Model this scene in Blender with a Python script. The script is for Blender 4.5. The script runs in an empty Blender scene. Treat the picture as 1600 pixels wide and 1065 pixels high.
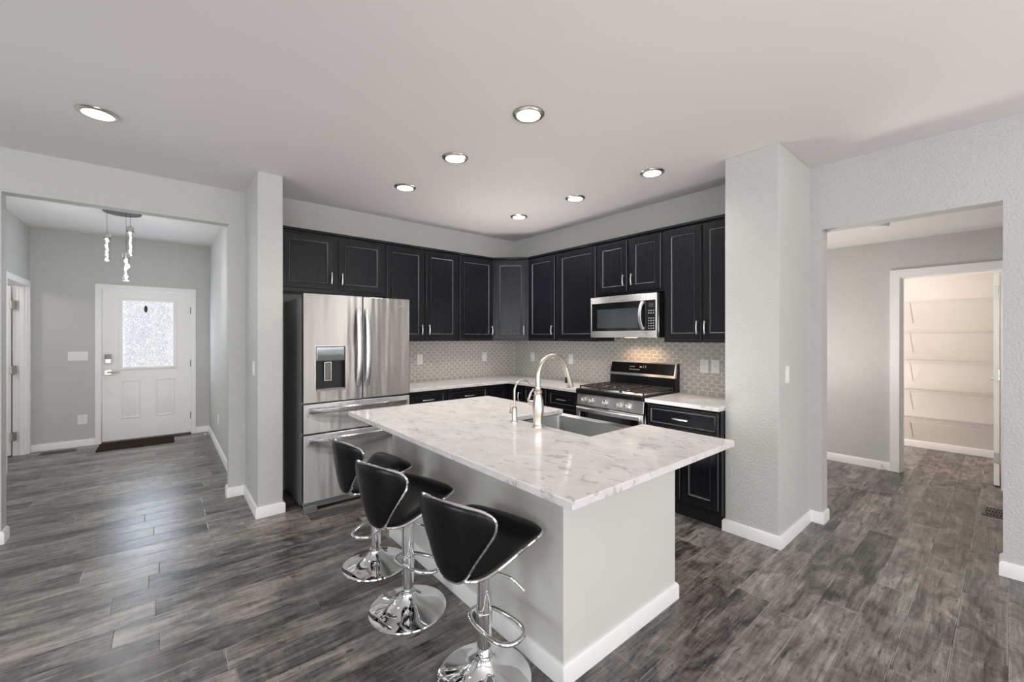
import bpy, bmesh, math, random
from mathutils import Vector, Matrix
random.seed(7)
D = bpy.data
SC = bpy.context.scene
COL = SC.collection
R = math.radians

# ------------------------------------------------------------------ camera
cam_d = D.cameras.new('camera'); cam = D.objects.new('camera', cam_d); COL.objects.link(cam)
cam.location = (0, 0, 1.43)
cam.rotation_euler = (R(90), 0, R(-39.93))
cam_d.sensor_width = 36; cam_d.sensor_fit = 'HORIZONTAL'
cam_d.lens = 649 / 1600 * 36
cam_d.shift_y = -6.5 / 1600
cam_d.clip_start = 0.02
SC.camera = cam

# ------------------------------------------------------------------ world, exposure, daylight
w = D.worlds.new('world'); SC.world = w; w.use_nodes = True
bg = w.node_tree.nodes['Background']
bg.inputs[0].default_value = (0.80, 0.88, 1.0, 1); bg.inputs[1].default_value = 1.2
SC.view_settings.view_transform = 'Standard'; SC.view_settings.look = 'None'
SC.view_settings.gamma = 1; SC.view_settings.use_curve_mapping = False
SC.view_settings.exposure = 0.2
SC.cycles.use_denoising = True
SC.cycles.max_bounces = 10; SC.cycles.diffuse_bounces = 6; SC.cycles.glossy_bounces = 5
SC.cycles.transmission_bounces = 6; SC.cycles.transparent_max_bounces = 8
SC.cycles.sample_clamp_indirect = 6; SC.cycles.caustics_reflective = False; SC.cycles.caustics_refractive = False

def light(name, kind, loc, energy, color=(1, 1, 1), rot=(0, 0, 0), parent=None, **kw):
    l = D.lights.new(name, kind); l.energy = energy; l.color = color
    for k, v in kw.items(): setattr(l, k, v)
    o = D.objects.new(name, l); COL.objects.link(o); o.location = loc; o.rotation_euler = rot
    if parent: o.parent = parent
    return o
# daylight entering by the patio windows (south wall) and the side windows (west wall)
DAY = (1.0, 0.965, 0.94)
for i, (x0, x1) in enumerate(((-3.1, -0.9), (-0.3, 1.9), (2.3, 3.5))):
    light('daylight', 'AREA', ((x0 + x1) / 2, -3.25, 1.35), 25 * (x1 - x0), DAY, (R(90), 0, 0), shape='RECTANGLE', size=x1 - x0, size_y=2.2)
for y0, y1 in ((-3.0, -1.0), (0.6, 2.6)):
    light('daylight', 'AREA', (-4.25, (y0 + y1) / 2, 1.55), 24 * (y1 - y0), (0.90, 0.96, 1.0), (R(90), 0, R(-90)), shape='RECTANGLE', size=y1 - y0, size_y=1.5)
# added fill spots without fixtures, aimed up to brighten the ceilings
for x, y, z, e in ((-1.7, -0.8, 1.1, 54), (1.3, -1.1, 1.1, 50), (0.35, 0.25, 1.1, 14), (2.85, 3.45, 1.45, 30), (2.66, 1.75, 0.5, 26), (-0.3, 3.0, 1.0, 13)):
    light('fill_spot', 'SPOT', (x, y, z), e, (1.0, 0.965, 0.95), (R(180), 0, 0), spot_size=R(165), spot_blend=1.0, shadow_soft_size=0.2)

# ------------------------------------------------------------------ materials
def mat_new(name):
    m = D.materials.new(name); m.use_nodes = True
    nt = m.node_tree; b = nt.nodes['Principled BSDF']
    return m, nt, b
def nd(nt, t, **kw):
    n = nt.nodes.new(t)
    for k, v in kw.items():
        if k.startswith('i'):
            n.inputs[int(k[1:])].default_value = v
        else:
            setattr(n, k, v)
    return n
def math_(nt, op, a, b=None, c=None):
    n = nt.nodes.new('ShaderNodeMath'); n.operation = op
    for i, v in enumerate((a, b, c)):
        if v is None: continue
        if isinstance(v, (int, float)): n.inputs[i].default_value = v
        else: nt.links.new(v, n.inputs[i])
    return n.outputs[0]
def mix(nt, fac, a, b):
    n = nt.nodes.new('ShaderNodeMix'); n.data_type = 'RGBA'
    for sock, v in ((n.inputs[0], fac), (n.inputs[6], a), (n.inputs[7], b)):
        if isinstance(v, (int, float)): sock.default_value = v
        elif isinstance(v, tuple): sock.default_value = (*v, 1) if len(v) == 3 else v
        else: nt.links.new(v, sock)
    return n.outputs[2]
def ramp(nt, fac, stops):
    n = nt.nodes.new('ShaderNodeValToRGB'); e = n.color_ramp.elements
    while len(e) < len(stops): e.new(0.5)
    for el, (p, c) in zip(e, stops):
        el.position = p; el.color = (c, c, c, 1) if isinstance(c, (int, float)) else (*c, 1)
    nt.links.new(fac, n.inputs[0]); return n.outputs[0]
def coords(nt, scale=(1, 1, 1), rot=(0, 0, 0)):
    t = nt.nodes.new('ShaderNodeTexCoord'); mp = nt.nodes.new('ShaderNodeMapping')
    mp.inputs['Scale'].default_value = scale; mp.inputs['Rotation'].default_value = rot
    nt.links.new(t.outputs['Object'], mp.inputs[0]); return mp.outputs[0]
def noise(nt, vec, scale, detail=4, rough=0.55, dist=0.0):
    n = nt.nodes.new('ShaderNodeTexNoise'); n.inputs['Scale'].default_value = scale
    n.inputs['Detail'].default_value = detail; n.inputs['Roughness'].default_value = rough
    n.inputs['Distortion'].default_value = dist
    nt.links.new(vec, n.inputs['Vector']); return n.outputs[0]
def bump(nt, b, h, strength, dist=0.01):
    n = nt.nodes.new('ShaderNodeBump'); n.inputs['Strength'].default_value = strength
    n.inputs['Distance'].default_value = dist
    nt.links.new(h, n.inputs['Height']); nt.links.new(n.outputs[0], b.inputs['Normal'])
def plain(name, col, rough=0.5, metal=0.0, bumps=None, var=0.0, coat=0.0, spec=0.5, vscale=3.0):
    m, nt, b = mat_new(name)
    b.inputs['Base Color'].default_value = (*col, 1); b.inputs['Roughness'].default_value = rough
    b.inputs['Metallic'].default_value = metal; b.inputs['Coat Weight'].default_value = coat
    b.inputs['Coat Roughness'].default_value = 0.15; b.inputs['Specular IOR Level'].default_value = spec
    v = coords(nt)
    if bumps: bump(nt, b, noise(nt, v, bumps[0], 3), bumps[1], bumps[2])
    if var:
        f = ramp(nt, noise(nt, v, vscale, 5), ((0.3, 0), (0.7, 1)))
        nt.links.new(mix(nt, f, tuple(c * (1 - var) for c in col), tuple(min(1, c * (1 + var)) for c in col)), b.inputs['Base Color'])
    return m
def emit(name, col, strength, base=(0.8, 0.8, 0.8)):
    m, nt, b = mat_new(name)
    b.inputs['Base Color'].default_value = (*base, 1); b.inputs['Emission Color'].default_value = (*col, 1)
    b.inputs['Emission Strength'].default_value = strength; b.inputs['Roughness'].default_value = 0.3
    return m

WALL = plain('wall_paint', (0.592, 0.588, 0.566), 0.75, bumps=(80, 0.9, 0.006), var=0.02)
ISLW = plain('island_paint', (0.66, 0.645, 0.62), 0.7, bumps=(95, 0.30, 0.003), var=0.02)
CEIL = plain('ceiling_paint', (0.76, 0.73, 0.72), 0.85, bumps=(70, 0.15, 0.003))
TRIM = plain('white_trim', (0.90, 0.89, 0.88), 0.4)
DOORW = plain('white_door', (0.90, 0.885, 0.865), 0.4)
PLATE = plain('white_plastic', (0.86, 0.85, 0.83), 0.35)
SLOT = plain('outlet_slot', (0.05, 0.05, 0.05), 0.5)
BLACKP = plain('black_plastic', (0.006, 0.006, 0.007), 0.35, spec=0.3)
BLACKG = plain('black_glass', (0.006, 0.006, 0.007), 0.06, coat=0.5)
IRON = plain('cast_iron', (0.02, 0.02, 0.021), 0.45, bumps=(200, 0.2, 0.002))
SIDEG = plain('fridge_side_grey', (0.21, 0.21, 0.215), 0.4, metal=0.3)
NICKEL = plain('satin_nickel', (0.72, 0.69, 0.64), 0.27, metal=1.0)
PULL = plain('cabinet_pull_nickel', (0.88, 0.87, 0.85), 0.30, metal=1.0)
FAUC = plain('brushed_faucet_nickel', (0.66, 0.61, 0.54), 0.28, metal=1.0)
CHROME = plain('chrome', (0.86, 0.86, 0.87), 0.035, metal=1.0)
BRONZE = plain('dark_bronze', (0.05, 0.045, 0.04), 0.4, metal=0.7)
VINYL = plain('black_vinyl', (0.004, 0.004, 0.005), 0.30, bumps=(260, 0.10, 0.001), spec=0.32)
MATR = plain('door_mat_fibre', (0.040, 0.024, 0.013), 0.95, bumps=(220, 0.9, 0.01), var=0.3, vscale=40, spec=0.1)
VENT = plain('vent_metal', (0.16, 0.14, 0.12), 0.4, metal=0.6)
DARK = plain('void_shade', (0.012, 0.012, 0.012), 0.8)
WIRE = plain('white_coated_wire', (0.62, 0.59, 0.57), 0.4)
STRUT = plain('shelf_strut', (0.50, 0.47, 0.45), 0.4)
MWGLASS = plain('microwave_window', (0.045, 0.052, 0.056), 0.12, coat=0.6)
KEYS = plain('key_print', (0.45, 0.45, 0.45), 0.5)
TAN = plain('raw_shelf_board', (0.42, 0.36, 0.27), 0.7)
LENS = emit('downlight_lens', (1.0, 0.97, 0.92), 5.0)
def mat_led():
    m, nt, b = mat_new('pendant_led')
    f = ramp(nt, noise(nt, coords(nt), 75, 3), ((0.40, 0.12), (0.58, 1)))
    b.inputs['Emission Color'].default_value = (0.95, 0.98, 1.0, 1)
    nt.links.new(math_(nt, 'MULTIPLY', f, 4.0), b.inputs['Emission Strength'])
    return m
LED = mat_led()
HOODL = emit('hood_lamp_lens', (1.0, 0.72, 0.42), 2.5)
SMOKE = plain('detector_white', (0.8, 0.79, 0.78), 0.45)
PANTRYW = plain('pantry_paint', (0.72, 0.68, 0.64), 0.8, bumps=(70, 0.15, 0.003))

def mat_glass():
    m, nt, b = mat_new('clear_glass')
    b.inputs['Base Color'].default_value = (0.95, 0.97, 1, 1); b.inputs['Roughness'].default_value = 0.02
    b.inputs['Transmission Weight'].default_value = 1.0; b.inputs['IOR'].default_value = 1.12
    bump(nt, b, noise(nt, coords(nt), 90, 2), 0.3, 0.002)
    return m
GLASS = mat_glass()

def mat_steel(name, stretch=(60, 60, 1.2), col=(0.62, 0.615, 0.61), rough=0.40, wav=0.9):
    m, nt, b = mat_new(name)
    b.inputs['Metallic'].default_value = 1.0
    b.inputs['Base Color'].default_value = (*col, 1)
    tg = nt.nodes.new('ShaderNodeTangent'); tg.direction_type = 'RADIAL'; tg.axis = 'Z'; nt.links.new(tg.outputs[0], b.inputs['Tangent'])
    b.inputs['Anisotropic'].default_value = 0.95; b.inputs['Anisotropic Rotation'].default_value = 0.25
    fine = noise(nt, coords(nt, stretch), 8, 3)
    wavy = noise(nt, coords(nt, tuple(1.0 if s > 10 else 0.12 for s in stretch)), 7, 2)
    nt.links.new(math_(nt, 'MULTIPLY_ADD', fine, 0.16, rough - 0.08), b.inputs['Roughness'])
    h = math_(nt, 'MULTIPLY_ADD', wavy, 1.0, math_(nt, 'MULTIPLY', fine, 0.02))
    bump(nt, b, h, wav, 0.02)
    return m
STEEL = mat_steel('brushed_steel', col=(0.44, 0.425, 0.41))
STEELH = mat_steel('brushed_steel_across', (1.2, 60, 60), (0.80, 0.80, 0.80), 0.40, 0.10)
SINKS = mat_steel('sink_steel', (2, 60, 60), (0.60, 0.61, 0.60), 0.30, 0.05)

def mat_cab():
    m, nt, b = mat_new('espresso_wood')
    g = noise(nt, coords(nt, (18, 18, 1.1)), 5, 5, 0.6, 0.4)
    c = ramp(nt, g, ((0.3, (0.007, 0.007, 0.010)), (0.7, (0.010, 0.010, 0.014))))
    nt.links.new(c, b.inputs['Base Color'])
    nt.links.new(math_(nt, 'MULTIPLY_ADD', g, 0.03, 0.24), b.inputs['Roughness'])
    b.inputs['Specular IOR Level'].default_value = 0.32
    bump(nt, b, g, 0.004, 0.002)
    return m
CAB = mat_cab()
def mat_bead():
    m, nt, b = mat_new('bead_highlight')
    b.inputs['Base Color'].default_value = (0.17, 0.165, 0.16, 1)  # light catching the bevels, put into a paler edge colour
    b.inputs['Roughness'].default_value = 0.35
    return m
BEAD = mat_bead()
KICK = plain('toe_kick', (0.012, 0.012, 0.014), 0.5)

def mat_quartz():
    m, nt, b = mat_new('white_quartz')
    v = coords(nt, (1.0, 0.8, 1.0), (0, 0, R(35)))
    big = noise(nt, v, 7, 6, 0.62, 1.2)
    fleck = ramp(nt, noise(nt, coords(nt, (1.6, 0.8, 1), (0, 0, R(20))), 11, 4, 0.6, 1.6), ((0.585, 0), (0.64, 1)))
    cloud = ramp(nt, big, ((0.35, 0), (0.65, 1)))
    c = mix(nt, cloud, (0.66, 0.635, 0.625), (0.77, 0.745, 0.735))
    c = mix(nt, math_(nt, 'MULTIPLY', fleck, 0.62), c, (0.40, 0.39, 0.385))
    nt.links.new(c, b.inputs['Base Color'])
    b.inputs['Roughness'].default_value = 0.11
    return m
QUARTZ = mat_quartz()

def mat_floor():
    m, nt, b = mat_new('grey_wood_planks')
    L, W = 1.25, 0.165
    t = nt.nodes.new('ShaderNodeTexCoord'); s = nt.nodes.new('ShaderNodeSeparateXYZ')
    nt.links.new(t.outputs['Object'], s.inputs[0])
    x, y = s.outputs[0], s.outputs[1]
    yr = math_(nt, 'DIVIDE', y, W); row = math_(nt, 'FLOOR', yr); fy = math_(nt, 'FRACT', yr)
    wn = nt.nodes.new('ShaderNodeTexWhiteNoise'); wn.noise_dimensions = '1D'; nt.links.new(row, wn.inputs['W'])
    xr = math_(nt, 'ADD', math_(nt, 'DIVIDE', x, L), math_(nt, 'MULTIPLY', wn.outputs['Value'], 7.3))
    cl = math_(nt, 'FLOOR', xr); fx = math_(nt, 'FRACT', xr)
    cid = nt.nodes.new('ShaderNodeCombineXYZ'); nt.links.new(row, cid.inputs[0]); nt.links.new(cl, cid.inputs[1])
    wp = nt.nodes.new('ShaderNodeTexWhiteNoise'); wp.noise_dimensions = '2D'; nt.links.new(cid.outputs[0], wp.inputs['Vector'])
    tone = wp.outputs['Value']
    def vec(sx, sy, tz):
        cv = nt.nodes.new('ShaderNodeCombineXYZ')
        nt.links.new(math_(nt, 'MULTIPLY', x, sx), cv.inputs[0]); nt.links.new(math_(nt, 'MULTIPLY', y, sy), cv.inputs[1])
        nt.links.new(math_(nt, 'MULTIPLY', tone, tz), cv.inputs[2]); return cv.outputs[0]
    g1 = noise(nt, vec(2.6, 42, 40), 1.5, 6, 0.65, 0.8)      # grain along each plank
    g2 = noise(nt, vec(2.4, 6.5, 23), 1.6, 5, 0.62, 0.9)     # weathered blotches
    g3 = noise(nt, vec(48, 9, 11), 1.0, 3, 0.6)              # cross saw marks
    g4 = noise(nt, vec(9, 34, 17), 1.2, 3, 0.5, 0.6)         # dark knots and scars
    v = math_(nt, 'ADD', math_(nt, 'MULTIPLY', g1, 0.38), math_(nt, 'MULTIPLY', g2, 0.50))
    v = math_(nt, 'ADD', v, math_(nt, 'MULTIPLY', g3, 0.12))
    v = math_(nt, 'ADD', v, math_(nt, 'MULTIPLY_ADD', tone, 0.13, -0.060))
    c = ramp(nt, v, ((0.37, (0.024, 0.021, 0.0185)), (0.455, (0.095, 0.086, 0.079)), (0.54, (0.190, 0.174, 0.160)), (0.66, (0.37, 0.342, 0.316))))
    scar = ramp(nt, g4, ((0.30, 1), (0.36, 0)))
    c = mix(nt, math_(nt, 'MULTIPLY', scar, 0.75), c, (0.022, 0.020, 0.018))
    ey = math_(nt, 'MULTIPLY', math_(nt, 'MINIMUM', fy, math_(nt, 'SUBTRACT', 1.0, fy)), W)
    ex = math_(nt, 'MULTIPLY', math_(nt, 'MINIMUM', fx, math_(nt, 'SUBTRACT', 1.0, fx)), L)
    e = math_(nt, 'MINIMUM', ex, ey)
    seam = math_(nt, 'LESS_THAN', e, 0.0010)
    worn = math_(nt, 'MULTIPLY', math_(nt, 'LESS_THAN', math_(nt, 'ABSOLUTE', math_(nt, 'SUBTRACT', e, 0.0026)), 0.0016), math_(nt, 'GREATER_THAN', g2, 0.47))
    c = mix(nt, math_(nt, 'MULTIPLY', worn, 0.55), c, (0.36, 0.34, 0.325))
    c = mix(nt, math_(nt, 'MULTIPLY', seam, 0.8), c, (0.016, 0.015, 0.014))
    nt.links.new(c, b.inputs['Base Color'])
    nt.links.new(math_(nt, 'MULTIPLY_ADD', g1, 0.22, 0.20), b.inputs['Roughness'])
    h = math_(nt, 'ADD', math_(nt, 'MULTIPLY', v, 0.6), math_(nt, 'MULTIPLY', ramp(nt, e, ((0.0, 0), (0.004, 1))), 1.0))
    bump(nt, b, h, 0.22, 0.004)
    return m
FLOOR = mat_floor()

def mat_hex(axis):
    m, nt, b = mat_new('hex_tile_' + 'xy'[axis])
    H, Wd = 0.0345, 0.0816                     # row pitch, tile width
    t = nt.nodes.new('ShaderNodeTexCoord'); s = nt.nodes.new('ShaderNodeSeparateXYZ')
    nt.links.new(t.outputs['Object'], s.inputs[0])
    u = math_(nt, 'DIVIDE', s.outputs[axis], Wd); v = math_(nt, 'MULTIPLY', s.outputs[2], 0.8660254 / H)
    def cell(ou, ov):
        a = math_(nt, 'SUBTRACT', math_(nt, 'FLOORED_MODULO', math_(nt, 'ADD', u, ou), 1.0), 0.5)
        c = math_(nt, 'SUBTRACT', math_(nt, 'FLOORED_MODULO', math_(nt, 'ADD', v, ov), 1.7320508), 0.8660254)
        return math_(nt, 'ABSOLUTE', a), math_(nt, 'ABSOLUTE', c)
    def hexd(a, c):
        return math_(nt, 'MAXIMUM', a, math_(nt, 'ADD', math_(nt, 'MULTIPLY', c, 0.8660254), math_(nt, 'MULTIPLY', a, 0.5)))
    d = math_(nt, 'MINIMUM', hexd(*cell(0, 0)), hexd(*cell(0.5, 0.8660254)))
    grout = ramp(nt, d, ((0.425, 0), (0.455, 1)))
    tv = noise(nt, coords(nt), 9, 4)
    tile = mix(nt, tv, (0.42, 0.40, 0.365), (0.53, 0.505, 0.465))
    nt.links.new(mix(nt, grout, tile, (0.74, 0.715, 0.68)), b.inputs['Base Color'])
    nt.links.new(math_(nt, 'MULTIPLY_ADD', grout, 0.45, 0.16), b.inputs['Roughness'])
    bump(nt, b, ramp(nt, d, ((0.40, 1), (0.46, 0))), 0.5, 0.003)
    return m
HEXX, HEXY = mat_hex(0), mat_hex(1)

def mat_frost():
    m, nt, b = mat_new('frosted_door_glass')
    v = nt.nodes.new('ShaderNodeTexVoronoi'); v.feature = 'DISTANCE_TO_EDGE'; v.inputs['Scale'].default_value = 34
    nt.links.new(coords(nt, (1, 1, 0.75)), v.inputs['Vector'])
    f = ramp(nt, v.outputs['Distance'], ((0.0, 0), (0.10, 1)))
    n2 = ramp(nt, noise(nt, coords(nt, (1, 1, 0.6)), 45, 3, 0.6, 1.5), ((0.42, 0.0), (0.55, 1)))
    f = math_(nt, 'MULTIPLY', f, n2)
    c = mix(nt, f, (0.50, 0.52, 0.56), (0.92, 0.94, 0.98))
    nt.links.new(c, b.inputs['Emission Color']); b.inputs['Emission Strength'].default_value = 0.75
    b.inputs['Base Color'].default_value = (0.25, 0.25, 0.26, 1); b.inputs['Roughness'].default_value = 0.25
    bump(nt, b, f, 0.4, 0.004)
    return m
FROST = mat_frost()

# ------------------------------------------------------------------ mesh helpers
class MB:
    def __init__(s): s.bm = bmesh.new()
    def face(s, vs):
        try: s.bm.faces.new(vs)
        except ValueError: pass
    def box(s, x0, x1, y0, y1, z0, z1):
        v = [s.bm.verts.new((x, y, z)) for x in sorted((x0, x1)) for y in sorted((y0, y1)) for z in sorted((z0, z1))]
        for f in ((0, 1, 3, 2), (4, 6, 7, 5), (0, 4, 5, 1), (2, 3, 7, 6), (0, 2, 6, 4), (1, 5, 7, 3)): s.face([v[i] for i in f])
        return s
    def loops(s, rings, cap0=True, cap1=True, close=False):
        rv = [[s.bm.verts.new(p) for p in r] for r in rings]; n = len(rv[0])
        pairs = list(zip(rv, rv[1:])) + ([(rv[-1], rv[0])] if close else [])
        for a, b in pairs:
            for i in range(n): s.face([a[i], a[(i + 1) % n], b[(i + 1) % n], b[i]])
        if not close:
            if cap0: s.face(rv[0][::-1])
            if cap1: s.face(rv[-1])
        return s
    def tube(s, pts, r, n=10, closed=False, flat=1.0):
        pts = [Vector(p) for p in pts]; k = len(pts); rs = r if isinstance(r, (list, tuple)) else [r] * k
        def tang(i):
            if closed: return (pts[(i + 1) % k] - pts[i - 1]).normalized()
            return (pts[min(i + 1, k - 1)] - pts[max(i - 1, 0)]).normalized()
        t0 = tang(0); up = Vector((0, 0, 1)) if abs(t0.z) < 0.9 else Vector((1, 0, 0))
        u = (up - t0 * up.dot(t0)).normalized(); rings = []
        for i in range(k):
            t = tang(i); u = (u - t * u.dot(t)).normalized(); v = t.cross(u)
            rings.append([pts[i] + (u * math.cos(a) + v * math.sin(a) * flat) * rs[i] for a in [2 * math.pi * j / n for j in range(n)]])
        return s.loops(rings, close=closed)
    def cyl(s, p0, p1, r, n=20, r1=None): return s.tube([p0, p1], [r, r if r1 is None else r1], n)
    def lathe(s, prof, n=32, c=(0, 0, 0), axis=2):
        rings = []
        for r, z in prof:
            ring = []
            for j in range(n):
                a = 2 * math.pi * j / n; p = (r * math.cos(a), r * math.sin(a), z)
                if axis == 1: p = (p[0], p[2], p[1])
                if axis == 0: p = (p[2], p[0], p[1])
                ring.append((p[0] + c[0], p[1] + c[1], p[2] + c[2]))
            rings.append(ring)
        return s.loops(rings)
    def prism(s, poly, z0, z1):
        return s.loops([[(x, y, z0) for x, y in poly], [(x, y, z1) for x, y in poly]])
    def build(s, name, mat, parent=None, bevel=0.0, smooth=40, loc=None):
        bmesh.ops.remove_doubles(s.bm, verts=s.bm.verts, dist=1e-6)
        bmesh.ops.recalc_face_normals(s.bm, faces=s.bm.faces)
        me = D.meshes.new(name); s.bm.to_mesh(me); s.bm.free()
        o = D.objects.new(name, me); COL.objects.link(o); me.materials.append(mat)
        if smooth:
            me.polygons.foreach_set('use_smooth', [True] * len(me.polygons)); me.set_sharp_from_angle(angle=R(smooth))
        if bevel:
            md = o.modifiers.new('edge', 'BEVEL'); md.width = bevel; md.segments = 2; md.limit_method = 'ANGLE'; md.angle_limit = R(50)
            md.harden_normals = False
        if parent is not None: o.parent = parent
        if loc: o.location = loc
        return o
def rect(x0, x1, z0, z1, y): return [(x0, y, z0), (x1, y, z0), (x1, y, z1), (x0, y, z1)]
def tag(o, label, cat, group=None, kind=None):
    o['label'] = label; o['category'] = cat
    if group: o['group'] = group
    if kind: o['kind'] = kind
    return o
def thing(name, label, cat, loc=(0, 0, 0), rz=0.0, group=None):
    o = D.objects.new(name, None); COL.objects.link(o); o.location = loc; o.rotation_euler = (0, 0, R(rz)); o.empty_display_size = 0.1
    return tag(o, label, cat, group)
def struct(name, mb, mat, label, cat, bevel=0.0, parent=None):
    o = mb.build(name, mat, parent, bevel)
    o['kind'] = 'structure'; o['label'] = label; o['category'] = cat
    return o
def copy_tree(o, parent=None):
    c = o.copy(); COL.objects.link(c)
    if parent: c.parent = parent
    for ch in list(o.children): copy_tree(ch, c)
    return c

# ------------------------------------------------------------------ room shell
H = 2.74
struct('floor', MB().box(-4.4, 8.0, -3.4, 8.1, -0.1, 0), FLOOR, 'dark grey wood plank floor running through all rooms', 'floor')
struct('ceiling', MB().box(-4.4, 4.0, -3.4, 4.5, H, H + 0.12), CEIL, 'pale ceiling with recessed lights over the kitchen', 'ceiling')
struct('ceiling_entry', MB().box(-4.4, 0.745, 4.58, 8.0, 2.785, 2.9), CEIL, 'white ceiling above the entry with the pendant', 'ceiling')
struct('ceiling_hall', MB().box(4.0, 6.07, -1.7, 2.7, 2.45, 2.57), CEIL, 'white lower ceiling of the hall past the right opening', 'ceiling')
struct('ceiling_pantry', MB().box(6.07, 7.7, -0.6, 2.2, 2.6, 2.7), CEIL, 'ceiling of the lit pantry', 'ceiling')
# wall between living room and entry (front face y = 4.46) with its opening
m = MB().box(-4.4, -0.863, 4.46, 4.58, 0, 2.9).box(-0.863, 0.44, 4.46, 4.58, 2.435, 2.9).box(0.44, 0.60, 4.46, 4.58, 0, 2.9)
struct('wall_left', m, WALL, 'grey wall with wide cased opening to the entry', 'wall')
struct('wall_stub', MB().box(0.565, 0.742, 3.80, 4.50, 0, H), WALL, 'narrow grey wall end beside the refrigerator', 'wall', 0.004)
struct('wall_kitchen', MB().box(0.742, 3.86, 4.37, 4.50, 0, H), WALL, 'grey kitchen wall behind refrigerator and left cabinets', 'wall')
struct('wall_range', MB().box(3.70, 3.86, 1.345, 4.37, 0, H), WALL, 'grey kitchen wall behind the range', 'wall')
struct('wall_pier', MB().box(3.18, 3.87, 0.992, 1.345, 0, H), WALL, 'thick textured grey wall pier right of the kitchen', 'wall', 0.004)
m = MB().box(3.86, 4.0, 0.915, 2.6, 0, 2.9).box(3.86, 4.0, 0.02, 0.915, 2.25, 2.9).box(3.86, 4.0, -3.4, 0.02, 0, 2.9)
struct('wall_right', m, WALL, 'grey right wall with square opening to the hall', 'wall')
# entry
m = MB().box(-1.40, -0.66, 7.78, 7.90, 0, 2.9).box(0.32, 0.75, 7.78, 7.90, 0, 2.9).box(-0.66, 0.32, 7.78, 7.90, 2.09, 2.9).box(-4.4, -1.40, 7.78, 7.9, 0, 2.9)
struct('wall_entry', m, WALL, 'grey wall around the front door', 'wall')
struct('wall_entry_right', MB().box(0.525, 0.742, 4.58, 7.78, 0, 2.9), WALL, 'grey side wall right of the front door', 'wall')
m = MB().box(-1.40, -1.28, 4.58, 6.72, 0, 2.9).box(-1.40, -1.28, 6.72, 7.69, 2.06, 2.9).box(-1.40, -1.28, 7.69, 7.78, 0, 2.9)
struct('wall_entry_left', m, WALL, 'grey side wall left of the front door with a doorway', 'wall')
struct('wall_closet', MB().box(-3.0, -2.9, 4.58, 7.78, 0, 2.785), WALL, 'grey wall of the room behind the left doorway', 'wall')
# hall and pantry
m = MB().box(5.95, 6.07, 0.735, 2.7, 0, 2.6).box(5.95, 6.07, 0.03, 0.735, 2.06, 2.6).box(5.95, 6.07, -1.7, 0.03, 0, 2.6)
struct('wall_hall', m, WALL, 'grey hall wall around the pantry doorway', 'wall')
struct('wall_hall_left', MB().box(4.0, 5.95, 2.6, 2.72, 0, 2.6), WALL, 'grey end wall of the hall', 'wall')
struct('wall_hall_right', MB().box(4.0, 5.95, -1.72, -1.6, 0, 2.6), WALL, 'grey near end wall of the hall', 'wall')
struct('wall_pantry', MB().box(7.50, 7.62, -0.6, 2.2, 0, 2.6), PANTRYW, 'cream pantry back wall behind wire shelves', 'wall')
struct('wall_pantry_left', MB().box(6.07, 7.5, 1.95, 2.07, 0, 2.6), PANTRYW, 'cream left pantry wall', 'wall')
struct('wall_pantry_right', MB().box(6.07, 7.5, -0.55, -0.43, 0, 2.6), PANTRYW, 'cream right pantry wall', 'wall')
# walls behind the camera with windows
m = MB().box(-4.4, 4.0, -3.3, -3.2, 2.45, H).box(-4.4, 4.0, -3.3, -3.2, 0, 0.25)
for a, b_ in ((-4.4, -3.1), (-0.9, -0.3), (1.9, 2.3), (3.5, 4.0)): m.box(a, b_, -3.3, -3.2, 0.25, 2.45)
struct('wall_back', m, WALL, 'grey living room wall with tall windows', 'wall')
m = MB().box(-4.3, -4.2, -3.2, 4.46, 2.3, H).box(-4.3, -4.2, -3.2, 4.46, 0, 0.8)
for a, b_ in ((-3.2, -3.0), (-1.0, 0.6), (2.6, 4.46)): m.box(-4.3, -4.2, a, b_, 0.8, 2.3)
struct('wall_far_left', m, WALL, 'grey living room wall with side windows', 'wall')
def window(name, horiz, a, b_, z0, z1, pos):
    m = MB(); t = 0.05
    def bx(u0, u1, w0, w1):
        if horiz: m.box(u0, u1, pos - 0.03, pos + 0.03, w0, w1)
        else: m.box(pos - 0.03, pos + 0.03, u0, u1, w0, w1)
    bx(a, b_, z0, z0 + t); bx(a, b_, z1 - t, z1); bx(a, a + t, z0 + t, z1 - t); bx(b_ - t, b_, z0 + t, z1 - t)
    c = (a + b_) / 2; bx(c - 0.025, c + 0.025, z0 + t, z1 - t)
    struct(name, m, TRIM, 'white framed window behind the viewer', 'window')
k = 1
for a, b_ in ((-3.1, -0.9), (-0.3, 1.9), (2.3, 3.5)): window('window_%d' % k, True, a, b_, 0.25, 2.45, -3.215); k += 1
for a, b_ in ((-3.0, -1.0), (0.6, 2.6)): window('window_%d' % k, False, a, b_, 0.8, 2.3, -4.215); k += 1

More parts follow.
